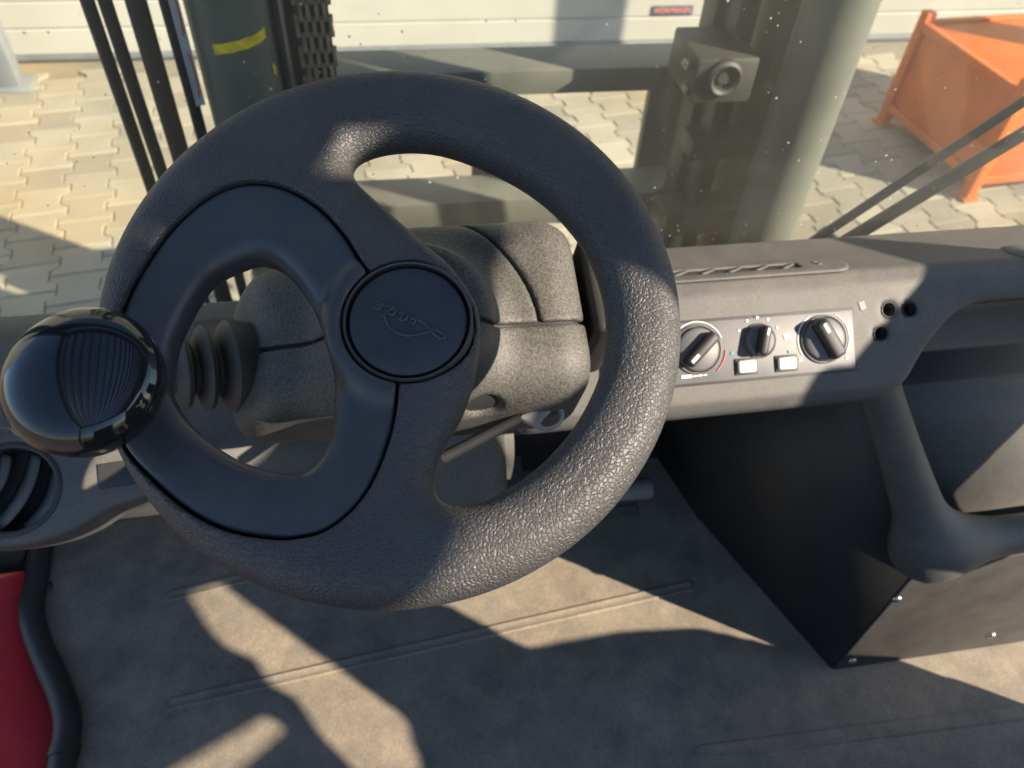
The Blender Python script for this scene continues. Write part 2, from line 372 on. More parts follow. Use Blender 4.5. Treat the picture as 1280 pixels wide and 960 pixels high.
for i in range(-45, 46):
    for k in range(-45, 46):
        lx, ly = i*.17, k*.165 + (.0825 if i % 2 else 0)
        x, y = .8+lx*ca-ly*sa, 2.3+lx*sa+ly*ca
        if -3.6 < x < 5.6 and .75 < y < 3.93: 
            v = np.array([x, y, 0])-CAM; kk = v @ FWD; u, w = 640+FPX*(v @ RGT)/kk, 480-FPX*(v @ UPV)/kk
            vis = -20 < u < 1300 and -20 < w < 330
            # what the cab and the wheel leave open in the view
            if vis and 250 < u < 1040 and w > 330: vis = False
            if vis and u > 300 and w > 300: vis = False
            spots.append((0 if vis else 1, float(np.linalg.norm(v)), x, y))
spots.sort()
V2, F2 = [], []
for q, (nv, dist, x, y) in enumerate(spots):
    z = random.uniform(-.0018, .0012); tx, ty = random.gauss(0, .0035), random.gauss(0, .004)
    mw = Matrix.Translation((x, y, z)) @ Matrix.Rotation(math.radians(8)+random.gauss(0, .006), 4, 'Z') @ Matrix.Rotation(tx, 4, 'X') @ Matrix.Rotation(ty, 4, 'Y')
    if q < 300: link(bpy.data.objects.new('paver', pm), g, mw)
    else:
        o = len(V2); V2 += [mw @ Vector(v) for v in PV]; F2 += [tuple(o+i for i in f) for f in PF]
tag(mesh_obj('pavers', V2, F2, M['paver'], g, smooth=False), kind='stuff')

# ---- building with sectional garage door
YD = 4.06
bld = thing('warehouse', (0.3, YD, 0), 'pale warehouse front with wide cream sectional garage door', 'building')
box('wall', (-9, YD+.12, -.02), (-2.35, YD+.4, 4.5), M['wall'], bld, .01)
box('wall', (4.7, YD+.12, -.02), (9.5, YD+.4, 4.5), M['wall'], bld, .01)
box('lintel', (-2.35, YD+.12, 3.4), (4.7, YD+.4, 4.5), M['wall'], bld, .01)
box('door_frame', (-2.35, YD+.02, -.01), (-2.23, YD+.12, 3.4), M['post'], bld)
box('door_frame', (4.58, YD+.02, -.01), (4.70, YD+.12, 3.4), M['post'], bld)
# ribbed door sections: each section is a folded sheet
rib = .1265
def door_panel(z0, nr):
    pr = []
    for i in range(nr):
        z = z0+i*rib
        pr += [(YD+.046, z+.001), (YD+.037, z+.004), (YD+.036, z+rib-.010), (YD+.040, z+rib-.005), (YD+.046, z+rib-.004)]
    o = strip('door_panel', pr, -2.23, 4.58, M['door'], bld, .0015, 2, 20)
    o.data.polygons.foreach_set('use_smooth', [False]*len(o.data.polygons)); return o
for s in range(9): door_panel(.03+s*3*rib, 3)
box('door_seal', (-2.23, YD+.03, 0), (4.58, YD+.075, .03), M['post'], bld, .004)
bd = box('badge', (1.50, YD+.0285, .166), (1.73, YD+.0335, .214), M['navy'], bld, .0015)
def text_mesh(name, body, size, mat, parent, mw, ext=.0006):
    cu = bpy.data.curves.new(name, 'FONT'); cu.body = body; cu.size = size; cu.align_x = 'CENTER'; cu.align_y = 'CENTER'; cu.extrude = ext
    t = bpy.data.objects.new(name+'_tmp', cu); COL.objects.link(t)
    dg = bpy.context.evaluated_depsgraph_get(); dg.update()
    me = bpy.data.meshes.new_from_object(t.evaluated_get(dg)); bpy.data.objects.remove(t, do_unlink=True)
    me.materials.clear(); me.materials.append(mat)
    return link(bpy.data.objects.new(name, me), parent, mw)
text_mesh('lettering', 'HÖRMANN', .040, M['badgeorange'], bd, frame((1.615, YD+.0275, .19), (1, 0, 0), (0, 0, 1), (0, -1, 0)))

# ---- grey guard post left of the view, by the door
p0 = at_z(14, 112, 0)
gp = thing('guard_post', (p0[0], p0[1], 0), 'grey steel guard post standing on pavers before the garage door', 'post')
box('post', (p0[0]-.05, p0[1], 0), (p0[0]+.045, p0[1]+.09, .95), M['post'], gp, .008)
box('foot_plate', (p0[0]-.10, p0[1]-.04, .001), (p0[0]+.09, p0[1]+.13, .012), M['post'], gp, .002)

lp0 = (3.62, 2.50)  # unseen post added to cast a shadow band on the garage door
lpo = thing('shadow_post', (lp0[0], lp0[1], 0), 'tall square grey post added out of view to shadow the garage door', 'post')
box('pole', (lp0[0]-.08, lp0[1]-.08, 0), (lp0[0]+.08, lp0[1]+.08, 3.6), M['post'], lpo, .01)
box('base_plate', (lp0[0]-.15, lp0[1]-.15, .001), (lp0[0]+.15, lp0[1]+.15, .02), M['post'], lpo, .003)
# ---- orange steel bins
def bin_(x0, y0, z0, lx, ly, h, label, rot=0.0):
    t = thing('steel_bin', (x0, y0, z0), label, 'bin')
    mwz = Matrix.Translation((x0, y0, z0)) @ Matrix.Rotation(rot, 4, 'Z')
    def b(name, lo, hi, bev=.004): return box(name, lo, hi, M['orange'], t, bev, mwz)
    zb = .10
    b('floor_plate', (.02, .02, zb), (lx-.02, ly-.02, zb+.006), .001)
    b('side_panel', (.022, .03, zb+.006), (.028, ly-.03, h-.045), .001)
    b('side_panel', (lx-.028, .03, zb+.006), (lx-.022, ly-.03, h-.045), .001)
    b('end_panel', (.03, .022, zb+.006), (lx-.03, .028, h-.045), .001)
    b('end_panel', (.03, ly-.028, zb+.006), (lx-.03, ly-.022, h-.045), .001)
    b('top_rail', (.05, .003, h-.05), (lx-.05, .038, h-.012)); b('top_rail', (.05, ly-.038, h-.05), (lx-.05, ly-.003, h-.012))
    b('top_rail', (.003, .05, h-.05), (.038, ly-.05, h-.012)); b('top_rail', (lx-.038, .05, h-.05), (lx-.003, ly-.05, h-.012))
    b('bottom_rail', (.05, .003, zb-.03), (lx-.05, .04, zb+.012)); b('bottom_rail', (.05, ly-.04, zb-.03), (lx-.05, ly-.003, zb+.012))
    b('bottom_rail', (.004, .05, zb-.028), (.04, ly-.05, zb+.010)); b('bottom_rail', (lx-.04, .05, zb-.028), (lx-.004, ly-.05, zb+.010))
    for sx in (0, lx-.05):
        for sy in (0, ly-.05):
            b('corner_post', (sx, sy, .012), (sx+.05, sy+.05, h+.03), .006)
            b('foot', (sx-.012, sy-.012, 0), (sx+.062, sy+.062, .012), .002)
    lid = b('lid', (.045, .045, h-.030), (lx-.045, ly-.045, h-.022), .002)
    return t
b0 = at_z(1205, 252, 0); b1 = at_z(1098, 155, 0)
bang = math.atan2(-(b1[0]-b0[0]), b1[1]-b0[1])
bin_(b0[0], b0[1], .0015, .95, float(np.hypot(*(b1-b0)[:2]))+.03, .50, 'orange steel box bin with four corner posts standing on pavers', bang)

# ================================================================== THE FORKLIFT
FX = .264
fk = thing('forklift', (FX, -.4, 0), 'forklift truck with black dashboard and steering wheel, grey mast and red body', 'forklift')
ZF = .72

# ---- steering wheel
WT, WP = math.radians(24), math.radians(-3.5)
WN = np.array([math.sin(WP), -math.sin(WT)*math.cos(WP), math.cos(WT)*math.cos(WP)])
WC = at_d(495, 391, .4175)
WU = np.cross(np.array([0, 1., 0]), WN); WU /= np.linalg.norm(WU); WV = np.cross(WN, WU)
WMW = frame(WC, WU, WV, WN)
def w2(pts, off=0.0):
    r = []
    for x, y in pts:
        p = at_p(x, y, WC+WN*off, WN)-WC; r.append((p @ WU, p @ WV))
    return r
hole1 = spline(w2([(325,322),(359,337),(394,385),(416,451),(421,500),(414,554),(391,588),(356,595),(294,576),(237,535),(209,494),(208,472),(220,416),(256,354),(290,332)], .004), 6, True)
hole2 = spline(w2([(441,214),(449,197),(475,186),(512,182),(550,186),(595,201),(644,225),(681,251),(711,281),(734,315),(750,355),(758,400),(755,445),(745,482),(722,527),(692,565),(659,595),(625,617),(595,630),(565,632),(548,622),(543,605),(546,580),(557,557),(576,524),(591,482),(600,430),(599,392),(587,366),(565,336),(531,306),(490,270),(464,247),(449,232)], .002), 4, True)
seam = spline(w2([(500,398),(468,352),(452,330),(430,294),(395,257),(350,233),(305,229),(262,245),(215,285),(175,340),(150,392),(136,450),(134,510),(146,547),(169,579),(225,631),(281,661),(337,672),(375,671),(412,659),(450,625),(475,580),(492,524),(497,471)], .016), 6, True)
hubc = np.array(w2([(510, 399)], .018)[0]); HR = .0345
Rw, rw = .1555, .0185
def wheel_parts():
    res = .0013
    lo, hi = (-.165, -.165, -.024), (.165, .165, .024)
    n = np.ceil((np.array(hi)-np.array(lo))/res).astype(int)+1
    xs = lo[0]+res*np.arange(n[0]); ys = lo[1]+res*np.arange(n[1])
    GX, GY = np.meshgrid(xs, ys, indexing='ij')
    d1 = poly_sd(GX, GY, hole1); d2 = poly_sd(GX, GY, hole2); dsm = poly_sd(GX, GY, seam)
    rho = np.hypot(GX, GY); dh = np.hypot(GX-hubc[0], GY-hubc[1])
    din = smin(smin(Rw-rho, d1, .006), d2, .006)
    def rim(X, Y, Z):
        d = din[:, :, None]
        q = np.maximum(rw-d, 0); f = np.sqrt(q*q+Z*Z)-rw
        f = np.where(d < -rw, rw, f)
        f = smax(f, -smax((dsm-.0009)[:, :, None]+0*Z, -.006-Z, .001), .0014)
        return smax(f, (HR-dh)[:, :, None]+0*Z, .002)
    def ins(X, Y, Z):
        r2 = .0165
        d = din[:, :, None]; Zs = Z+.0016-.0035*np.clip((d-.01)/.03, -1, 1)*0
        # a flat face that dips gently to the opening
        Zs = Z+.0012+.0045*np.clip(1-d/.034, 0, 1)**2; re = .0085
        qx = np.maximum(re-d-.0012, 0); qz = np.maximum(np.abs(Zs)-(r2-re), 0); f = np.sqrt(qx*qx+qz*qz)-re
        f = smax(f, -.0066-Z, .001)
        # collar that swells up round the hub
        col = np.sqrt((dh[:, :, None]-HR-.0040)**2+((Z-.0135))**2)-.0052
        f = smin(f, col, .008)
        f = smax(f, (dsm+.0004)[:, :, None]+0*Z, .0014)
        return smax(f, (HR-dh)[:, :, None]+0*Z, .0016)
    sw = surface_net('steering_wheel', rim, lo, hi, res, M['leather'], fk, WMW, 2)
    surface_net('insert', ins, lo, hi, res, M['insert'], sw, WMW, 2)
    return sw
sw = wheel_parts()
HC = WC+WU*hubc[0]+WV*hubc[1]
HMW = frame(HC, WU, WV, WN)
lathe('hub_ring', [(.0338, .0085), (.0338, .0172), (.0330, .0182), (.0322, .0176), (.0318, .010), (.0318, .006)], M['rubber'], sw, HMW, 72)
lathe('hub', [(0, .008), (.034, .008), (.034, -.045), (.026, -.060), (0, -.060)], M['black'], sw, HMW, 48)
lathe('hub_cap', [(0, .0186), (.012, .0185), (.022, .0181), (.0285, .0173), (.0301, .0165), (.0307, .0150), (.0307, .008)], M['cap'], sw, HMW, 72)
# script emblem pressed into the cap (strokes traced on the cap)
def capz(u, v): r2 = (u-hubc[0])**2+(v-hubc[1])**2; return .0186-.0013*min(r2/.0285**2, 1.2)
def tx(S_): return [(830-.90*(a*1.11)-.44*b*1.12, 555-.44*(a*1.11)+.90*b*1.12) for a, b in S_]
strokes = [[(815,548),(835,536),(870,548),(898,572),(903,592),(880,598),(845,580),(815,548)],
           [(815,548),(775,556),(735,568),(690,578),(640,580),(590,571),(545,552),(512,524),(492,492),(480,462),(470,430)],
           tx([(17, 0), (55, -16), (95, -27), (122, -20)]),
           tx([(150, 24), (143, -8), (148, -24), (160, -22), (172, -8)]), tx([(156, 46), (161, 50)]),
           tx([(205, 24), (198, -26)]), tx([(200, -4), (216, 18), (232, 22), (238, 8), (232, -16), (242, -26), (258, -12)]),
           tx([(325, 16), (308, 24), (290, 12), (285, -8), (296, -24), (314, -18), (326, 2)]), tx([(352, 70), (338, 40), (326, 2), (328, -22), (344, -24), (356, -12)]),
           tx([(384, -6), (408, 0), (420, 14), (412, 26), (396, 20), (386, 0), (390, -20), (408, -26), (428, -14)])]
V3, F3 = [], []
for s in strokes:
    pts = []
    for x, y in s:
        p = at_p(400+x/5.818, 320+y/5.818, WC+WN*.0184, WN)-WC; pts.append((p @ WU, p @ WV))
    pts = spline(pts, 6) if len(pts) > 2 else pts
    P3 = [(u, v, capz(u, v)+.0001) for u, v in pts]
    a, b = tube_geo(P3, .0010, 8); o = len(V3); V3 += a; F3 += [tuple(o+i for i in f) for f in b]
M['emblem'] = plastic('emblem_plastic', (.035, .038, .046), .24, 2500, 0, mott=.1)
mesh_obj('lettering', V3, F3, M['emblem'], sw, WMW)
# spinner knob
kc = at_p(91, 467, WC+WN*.058, WN); ku = kc-WC
KC = WC+WU*(ku @ WU)+WV*(ku @ WV)
ktilt = Matrix.Rotation(math.radians(4), 4, 'Y')
KMW = frame(KC, WU, WV, WN)
kprof = [(0, .0665)]
for i in range(1, 13):
    a = i/12*math.radians(80); kprof.append((.0365*math.sin(a)/math.sin(math.radians(80)), .0535+.013*(math.cos(a)-math.cos(math.radians(80)))/(1-math.cos(math.radians(80)))))
kprof += [(.0374, .0525), (.0378, .0505), (.0374, .0480), (.0372, .0440), (.0366, .0400), (.0345, .0375), (.020, .0365), (.014, .033), (.0125, .020), (.0125, .004)]
kprof = [(r*.925, z) for r, z in kprof]
kn = lathe('spinner_knob', kprof, M['gloss'], sw, KMW, 96)
rk = math.hypot(ku @ WU, ku @ WV)
lathe('knob_socket', [(0, .022), (.0165, .022), (.0180, .0205), (.0185, .012), (.0185, -.012), (.0165, -.0195), (0, -.0195)], M['black'], sw, KMW, 48)
# arm that carries the knob out from the rim
ux = -(WU*(ku @ WU)+WV*(ku @ WV))/rk
tube('knob_bracket', [KC, KC+ux*.010], .012, M['black'], sw, 16)

# ---- steering column cover (upper and lower shell)
CB = np.array([.008, .412, 1.405]); ct = math.radians(22)
CMW = Matrix.Translation(Vector(CB)) @ Matrix.Rotation(ct, 4, 'X')
def cover_body(X, Y, Z):
    main = rbox(X, Y, Z, (.030, .005, 0), (.100, .072, .056), .034)
    left = rbox(X+.25*np.abs(Y)*0, Y, Z, (-.062, .000, -.008), (.070, .058, .046), .028)
    cut = (-X-.105)*.80 + (Z-.0)*.60 - .014          # left shoulder slopes off
    left = smax(left, cut, .016)
    f = smin(main, left, .022)
    neck = np.sqrt((X-.005)**2+(Y+.012)**2)-.050      # collar that rises to the wheel hub
    neck = smax(neck, np.abs(Z-.045)-.038, .012)
    f = smin(f, neck, .026)
    return smax(f, X-.124, .006)
def seam_y(X, Y, Z): return (Y+.017)*.95+(Z-.05)*.30+.012*np.clip((np.abs(X+.005)-.0)/.06, 0, 1)-.012
def seam_x(X, Y, Z): return X-(.088-.034*np.clip((Y+.018)/.078, 0, 1.3)**2)
GAP = .0009
CLO, CHI = (-.16, -.10, -.08), (.15, .10, .10)
def recess(X, Y, Z): return np.sqrt((X-.046)**2+(Y+.072)**2+(Z-.030)**2)-.015
surface_net('upper_column_cover', lambda X, Y, Z: smax(smax(cover_body(X, Y, Z), GAP-seam_y(X, Y, Z), .0016), seam_x(X, Y, Z)+GAP*.7, .0016), CLO, CHI, .0022, M['cover'], fk, CMW, 2)
surface_net('side_column_cover', lambda X, Y, Z: smax(smax(cover_body(X, Y, Z), GAP-seam_y(X, Y, Z), .0016), GAP*.7-seam_x(X, Y, Z), .0016), CLO, CHI, .0022, M['cover'], fk, CMW, 2)
surface_net('lower_column_cover', lambda X, Y, Z: smax(smax(cover_body(X, Y, Z), GAP+seam_y(X, Y, Z), .0016), -recess(X, Y, Z), .003), CLO, CHI, .0022, M['cover'], fk, CMW, 2)
surface_net('cover_core', lambda X, Y, Z: cover_body(X, Y, Z)+.004, CLO, CHI, .004, M['black'], fk, CMW, 1)
# column stem below the covers
def stem(X, Y, Z): return rbox(X, Y, Z, (0, 0, 0), (.072, .055, .16), .03)
surface_net('column_stem', stem, (-.09, -.07, -.18), (.09, .07, .18), .006, M['cover'], fk, Matrix.Translation((.02, .480, 1.24)) @ Matrix.Rotation(math.radians(-32), 4, 'X'), 2)

# ---- direction lever with rubber bellows
lv = at_d(304, 456, .545)
lz = np.array([-.86, -.30, .28]); lz /= np.linalg.norm(lz); lx = np.cross((0, 0, 1.), lz); lx /= np.linalg.norm(lx)
LMW = frame(lv, lx, np.cross(lz, lx), lz)
bel = [(0, .056), (.014, .056), (.0150, .052), (.0165, .047), (.0255, .0435), (.0272, .0415), (.0262, .0385), (.0175, .0350), (.0175, .0325), (.0280, .0285), (.0298, .0265), (.0285, .0235), (.0190, .0200), (.0190, .0175), (.0305, .0125), (.0325, .0100), (.0325, .0040), (.0305, -.0010), (.0300, -.03)]
dl = lathe('direction_lever', [(0, .095), (.008, .094), (.0135, .090), (.0140, .06), (.0140, .0)], M['gloss'], fk, LMW, 32)
lathe('bellows', bel, M['rubber'], dl, LMW, 64, 30)

# ---- right-hand stalk
st = box('indicator_stalk', (0, 0, 0), (.001, .001, .001), M['black'], fk, 0)
def stalk(X, Y, Z):
    a = rbox(X, Y, Z, (0, 0, 0), (.010, .040, .042), .006)
    b = rbox(X, Y, Z, (.019, -.004, -.002), (.012, .036, .036), .009)
    c = np.sqrt((Y+.004)**2+(Z+.006)**2)-.010; c = smax(c, np.abs(X-.03)-.022, .004)
    return smin(smin(a, b, .002), c, .006)
bpy.data.objects.remove(st, do_unlink=True)
surface_net('indicator_stalk', stalk, (-.015, -.045, -.047), (.14, .045, .047), .002, M['black'], fk, Matrix.Translation(Vector((CB[0]+.138, CB[1]+.012, CB[2]+.012))) @ Matrix.Rotation(ct, 4, 'X'), 1)

# ---- tilt lever with a loop grip
tp = [(648,522),(668,512),(692,499),(699,505),(705,519),(699,533),(681,539),(668,534)]
th_ = [(676,529),(693,512),(698,519),(694,528),(683,533)]
t0 = at_d(680, 520, .545); tn = -ray(680, 520)/np.linalg.norm(ray(680, 520)); tn = tn*.8+np.array([.25, 0, .5]); tn /= np.linalg.norm(tn)
tu = np.cross((0, 1., 0), tn); tu /= np.linalg.norm(tu); tv = np.cross(tn, tu)
def t2(q): 
    p = at_p(q[0], q[1], t0, tn)-t0; return (p @ tu, p @ tv)
TP, TH = spline([t2(q) for q in tp], 4, True), spline([t2(q) for q in th_], 4, True)
def tl(X, Y, Z):
    d = smax(poly_sd(X[:, :, 0], Y[:, :, 0], TP), -poly_sd(X[:, :, 0], Y[:, :, 0], TH), .001)[:, :, None]
    return smax(d+0*Z, np.abs(Z)-.0035, .003)
surface_net('tilt_lever', tl, (-.03, -.03, -.006), (.03, .03, .006), .0008, M['greyhandle'], fk, frame(t0, tu, tv, tn), 2)
tube('tilt_lever_rod', [t0+tu*-.016+tv*.0-tn*.002, t0+tu*-.07+tv*-.020-tn*.03], .0045, M['black'], fk)

# ---- dashboard
FP = at_d(960, 430, .70); A45 = math.radians(45)
FN = np.array([0, -math.sin(A45), math.cos(A45)]); FT = np.array([0, math.cos(A45), math.sin(A45)]); FXv = np.array([1., 0, 0])
def fx(x, y, off=0.0): return at_p(x, y, FP+FN*off, FN)
def f2(x, y, off=0.0): p = fx(x, y, off)-FP; return (p[0], p @ FT)
prof = [(.600, 1.330), (.505, 1.3645), (.490, 1.3585), (.4225, 1.291), (.419, 1.276), (.432, 1.258), (.600, 1.235)]
arm = [f2(*q) for q in [(1500,352),(1280,372),(1235,377),(1200,390),(1165,428),(1140,470),(1118,500),(1108,520)]]+[(.05, -.30), (1.2, -.30)]
armS = spline(arm[:8], 4)+[np.array(arm[8]), np.array(arm[9])]
def dash(X, Y, Z):
    d = poly_sd(Y[0], Z[0], prof)[None]+0*X
    f = smax(d, np.maximum(.10-X, X-1.02), .008)-.0
    # storage recess on the right, open to the driver
    s = X-FP[0]; t = (Y-FP[1])*FT[1]+(Z-FP[2])*FT[2]; nn = (Y-FP[1])*FN[1]+(Z-FP[2])*FN[2]
    return f, s, t, nn
def dash_f(X, Y, Z):
    f, s, t, nn = dash(X, Y, Z)
    c2 = poly_sd(s[:, :, :].reshape(-1), t.reshape(-1), armS).reshape(X.shape)
    c2 = smax(c2, -nn-.075, .006)
    f = smax(f, -c2, .010)
    for q in [(1111,387),(1137,387),(1101,417)]:
        a, b = f2(*q); hole = np.sqrt((s-a)**2+(t-b)**2)-.0068; hole = np.maximum(hole, -nn-.02)
        f = np.maximum(f, -hole)
    # fascia pocket where the heater panel sits
    return f
db = surface_net('dashboard', dash_f, (.08, .385, 1.20), (1.04, .615, 1.38), .0034, M['dash'], fk, None, 2)
db['label'] = 'dusty charcoal dashboard top and fascia'
# speaker/socket holes lined dark
for q in [(1111,387),(1137,387),(1101,417)]:
    c = fx(*q, 0); lathe('plug_hole', [(0, -.0165), (.0064, -.0165), (.0066, .0003), (.0072, .0004), (.0072, -.017), (0, -.018)], M['black'], db, frame(c, FXv, FT, FN), 24)

# heater control panel
pc = [f2(*q, .002) for q in [(1078,462),(1056,388),(845,404),(845,480)]]
px1 = .5*(pc[0][0]+pc[1][0]); pt0, pt1 = .5*(pc[0][1]+pc[3][1]), .5*(pc[1][1]+pc[2][1]); px0 = -.158
PMW = frame(FP, FXv, FT, FN)
bm = bmesh.new(); box_bm(bm, ((px0+px1)/2, (pt0+pt1)/2, .0008), ((px1-px0)/2, (pt1-pt0)/2, .0022), None, .0010)
cp = bm_obj('control_panel', bm, M['panel'], fk, PMW)
bm = bmesh.new(); box_bm(bm, ((px0+px1)/2, (pt0+pt1)/2, .0001), ((px1-px0)/2+.0022, (pt1-pt0)/2+.0022, .0012), None, .0006)
bm_obj('panel_gasket', bm, M['black'], cp, PMW)
def dial(px, rpx, ang, wide, pointer_mat):
    u, v = f2(*px, .004); r = rpx*.70/960
    mw = frame(FP+FXv*u+FT*v+FN*.003, FXv, FT, FN)
    k = lathe('knob', [(0, .0065), (r*.80, .0060), (r*.92, .0045), (r*.98, .002), (r, .0)], M['panel'], cp, mw, 48, 30)
    lathe('knob_ring', [(r*1.10, -.001), (r*1.10, .0016), (r*1.06, .0020), (r*1.02, .0016), (r*1.02, -.001)], M['panel'], cp, mw, 48)
    d = np.array([math.cos(ang), math.sin(ang)]); rot = Matrix.Rotation(ang, 4, 'Z')
    bm = bmesh.new(); box_bm(bm, (0, 0, .0085), (r*.93, r*wide, .0075), None, min(r*wide*.8, .004), 3)
    bm_obj('knob_grip', bm, M['black'], cp, mw @ rot)
    bm = bmesh.new(); box_bm(bm, (r*.55, 0, .0160), (r*.22, r*.07, .0004), None, .0001, 1)
    bm_obj('pointer_mark', bm, pointer_mat, cp, mw @ rot)
    return u, v, r
def mark(u, v, w, h, mat, rot=0.0, z=.0034):
    bm = bmesh.new(); box_bm(bm, (0, 0, 0), (w/2, h/2, .0003), None, .0001, 1)
    bm_obj('printed_mark', bm, mat, cp, PMW @ Matrix.Translation((u, v, z)) @ Matrix.Rotation(rot, 4, 'Z'))
def arc_mark(u, v, r, a0, a1, mat, w=.0008):
    pts = [(u+r*math.cos(a), v+r*math.sin(a), .0033) for a in np.linspace(a0, a1, 24)]
    tube('printed_arc', [tuple(p) for p in pts], w, mat, cp, 6, PMW)
D1 = dial((872, 437), 28, math.radians(222), .26, M['white'])
D2 = dial((949, 426), 20, math.radians(75), .30, M['white'])
D3 = dial((1030, 424), 28, math.radians(118), .34, M['white'])
for a in (30, 62, 90, 118, 150): mark(D2[0]+D2[2]*1.45*math.cos(math.radians(a)), D2[1]+D2[2]*1.45*math.sin(math.radians(a)), .0022, .0022, M['white'], math.radians(a))
mark(D2[0]+.027, D2[1]+.002, .0055, .0050, M['white'], .4)
mark(D2[0]-.026, D2[1]-.009, .003, .003, M['teal']); mark(D3[0]-.034, D3[1]-.009, .003, .003, M['teal'])
arc_mark(*D1, .02, .02, M['white']) if False else None
arc_mark(D1[0], D1[1], D1[2]*1.22, math.radians(20), math.radians(160), M['white'], .0005)
arc_mark(D1[0], D1[1], D1[2]*1.30, math.radians(-50), math.radians(-5), M['stickred'], .0008)
arc_mark(D3[0], D3[1], D3[2]*1.24, math.radians(-30), math.radians(60), M['white'], .0006)
arc_mark(D3[0], D3[1], D3[2]*1.24, math.radians(120), math.radians(210), M['white'], .0006)
for a in (-40, 215): mark(D3[0]+D3[2]*1.42*math.cos(math.radians(a)), D3[1]+D3[2]*1.42*math.sin(math.radians(a)), .0030, .0026, M['white'])
u0, v0 = f2(858, 472); 
for i, w in enumerate((.010, .004, .004, .003)): mark(u0-.006+sum((.010, .004, .004, .003)[:i])+i*.001+w/2, v0+.001, w, .0028 if i == 0 else .0012, M['white'])
for q in [(933, 458), (983, 454)]:
    u, v = f2(*q, .004)
    bm = bmesh.new(); box_bm(bm, (u, v, .0028), (.0108, .0075, .0016), None, .0008); bm_obj('button_frame', bm, M['black'], cp, PMW)
    bm = bmesh.new(); box_bm(bm, (u, v, .0045), (.0085, .0055, .0028), None, .0018, 3); bm_obj('button', bm, M['cream'], cp, PMW)
# small white sticker above the holes
u, v = f2(1077, 382); bm = bmesh.new(); box_bm(bm, (0, 0, .0), (.0030, .0040, .0003), None, .0001, 1)
bm_obj('sticker', bm, M['greyhandle'], db, PMW @ Matrix.Translation((u, v, .0012)) @ Matrix.Rotation(.3, 4, 'Z'))

# demister outlet on the dash top: oval rim, slot with four vanes, a screw
TN = np.array([0, .0345, .095]); TN /= np.linalg.norm(TN); TD = np.cross(TN, FXv)*1.0
TP0 = np.array([0, .505, 1.3645])
def tt(x, y, off=0.0): return at_p(x, y, TP0+TN*off, TN)
v0_ = tt(935, 339); VMW = frame(v0_, FXv, np.cross(TN, FXv), TN)
def vent(X, Y, Z):
    f = np.sqrt(np.maximum(np.abs(X)-.080, 0)**2+Y**2)-.0185
    f = smax(f, np.abs(Z-.0005)-.0022, .0025)
    sl = np.maximum(np.abs(X+.012)-.062, np.abs(Y-.001)-.0062)
    return smax(f, -sl, .0015)
vt = surface_net('demister_outlet', vent, (-.105, -.022, -.004), (.105, .022, .006), .0012, M['dash'], fk, VMW, 1)
bm = bmesh.new(); box_bm(bm, (-.012, .001, -.0002), (.0635, .0075, .0010), None, 0); bm_obj('slot_back', bm, M['black'], vt, VMW)
for i in range(5):
    bm = bmesh.new(); box_bm(bm, (0, 0, .0012), (.0015, .0100, .0014), Matrix.Rotation(math.radians(-55), 3, 'Z'), .0004, 1)
    bm_obj('vane', bm, M['dash'], vt, VMW @ Matrix.Translation((-.066+i*.0265, .001, 0)))
lathe('screw', [(0, .0008), (.0028, .0012), (.0038, .0002), (.0038, -.001)], M['steel'], vt, VMW @ Matrix.Translation((.070, .001, .0030)), 16)
cv = tt(1283, 315); lathe('cover_plug', [(0, .0018), (.019, .0014), (.0205, .0002), (.0205, -.002)], M['dash'], db, frame(cv, FXv, np.cross(TN, FXv), TN), 40)

# ---- storage tray: post, lip, trough
pA = fx(1098, 486, -.030); pB = np.array([.600, .388, 1.030])
lipR = np.array([1.02, .392, 1.035])
def seg_sd(X, Y, Z, a, b):
    ab = b-a; t = np.clip(((X-a[0])*ab[0]+(Y-a[1])*ab[1]+(Z-a[2])*ab[2])/(ab @ ab), 0, 1)
    return np.sqrt((X-a[0]-t*ab[0])**2+((Y-a[1]-t*ab[1])*1.15)**2+(Z-a[2]-t*ab[2])**2), t
def tray_frame(X, Y, Z):
    d1, t1 = seg_sd(X, Y, Z, pA, pB); d2, t2_ = seg_sd(X, Y, Z, pB, lipR)
    return smin(d1-(.021+.013*t1*t1), d2-(.031-.006*np.minimum(t2_*3, 1)), .060)
tf = surface_net('storage_tray', tray_frame, (.38, .33, .96), (1.04, .46, 1.32), .0034, M['dash'], fk, None, 2)
tp_ = spline([(.530, 1.345), (.535, 1.24), (.536, 1.165), (.528, 1.150), (.50, 1.128), (.47, 1.085), (.445, 1.040), (.425, 1.018), (.405, 1.012), (.392, 1.022)], 6)
# ---- footwell side panel and front box face
co = at_z(1040, 835, ZF); cb = at_z(878, 643, ZF)
CX, CY = co[0], co[1]
fl = [(CX, CY, ZF-.01), (CX, CY, 1.01), (pA[0]+.012, .43, 1.25)]
bl = [(cb[0]-.01, cb[1], ZF-.01), (cb[0]-.03, cb[1], 1.0), (.425, .60, 1.25)]
xl = [(p[0]-.03, .782, p[2]) for p in bl]
fw = mesh_obj('footwell_panel', fl+bl+xl, [(0, 1, 4, 3), (1, 2, 5, 4), (3, 4, 7, 6)], M['black'], fk, None, True)
md = fw.modifiers.new('thickness', 'SOLIDIFY'); md.thickness = .003; md.offset = 0
def panel_x(y, z):
    k = np.clip((z-1.01)/.24, 0, 1); f = np.array(fl[1])*(1-k)+np.array(fl[2])*k; b = np.array(bl[1])*(1-k)+np.array(bl[2])*k
    t = np.clip((y-f[1])/(b[1]-f[1]), 0, 1); return f[0]*(1-t)+b[0]*t
Vt = [(panel_x(y, z)+.014, y, z) for y, z in tp_]+[(1.02, y, z) for y, z in tp_]; nt_ = len(tp_)
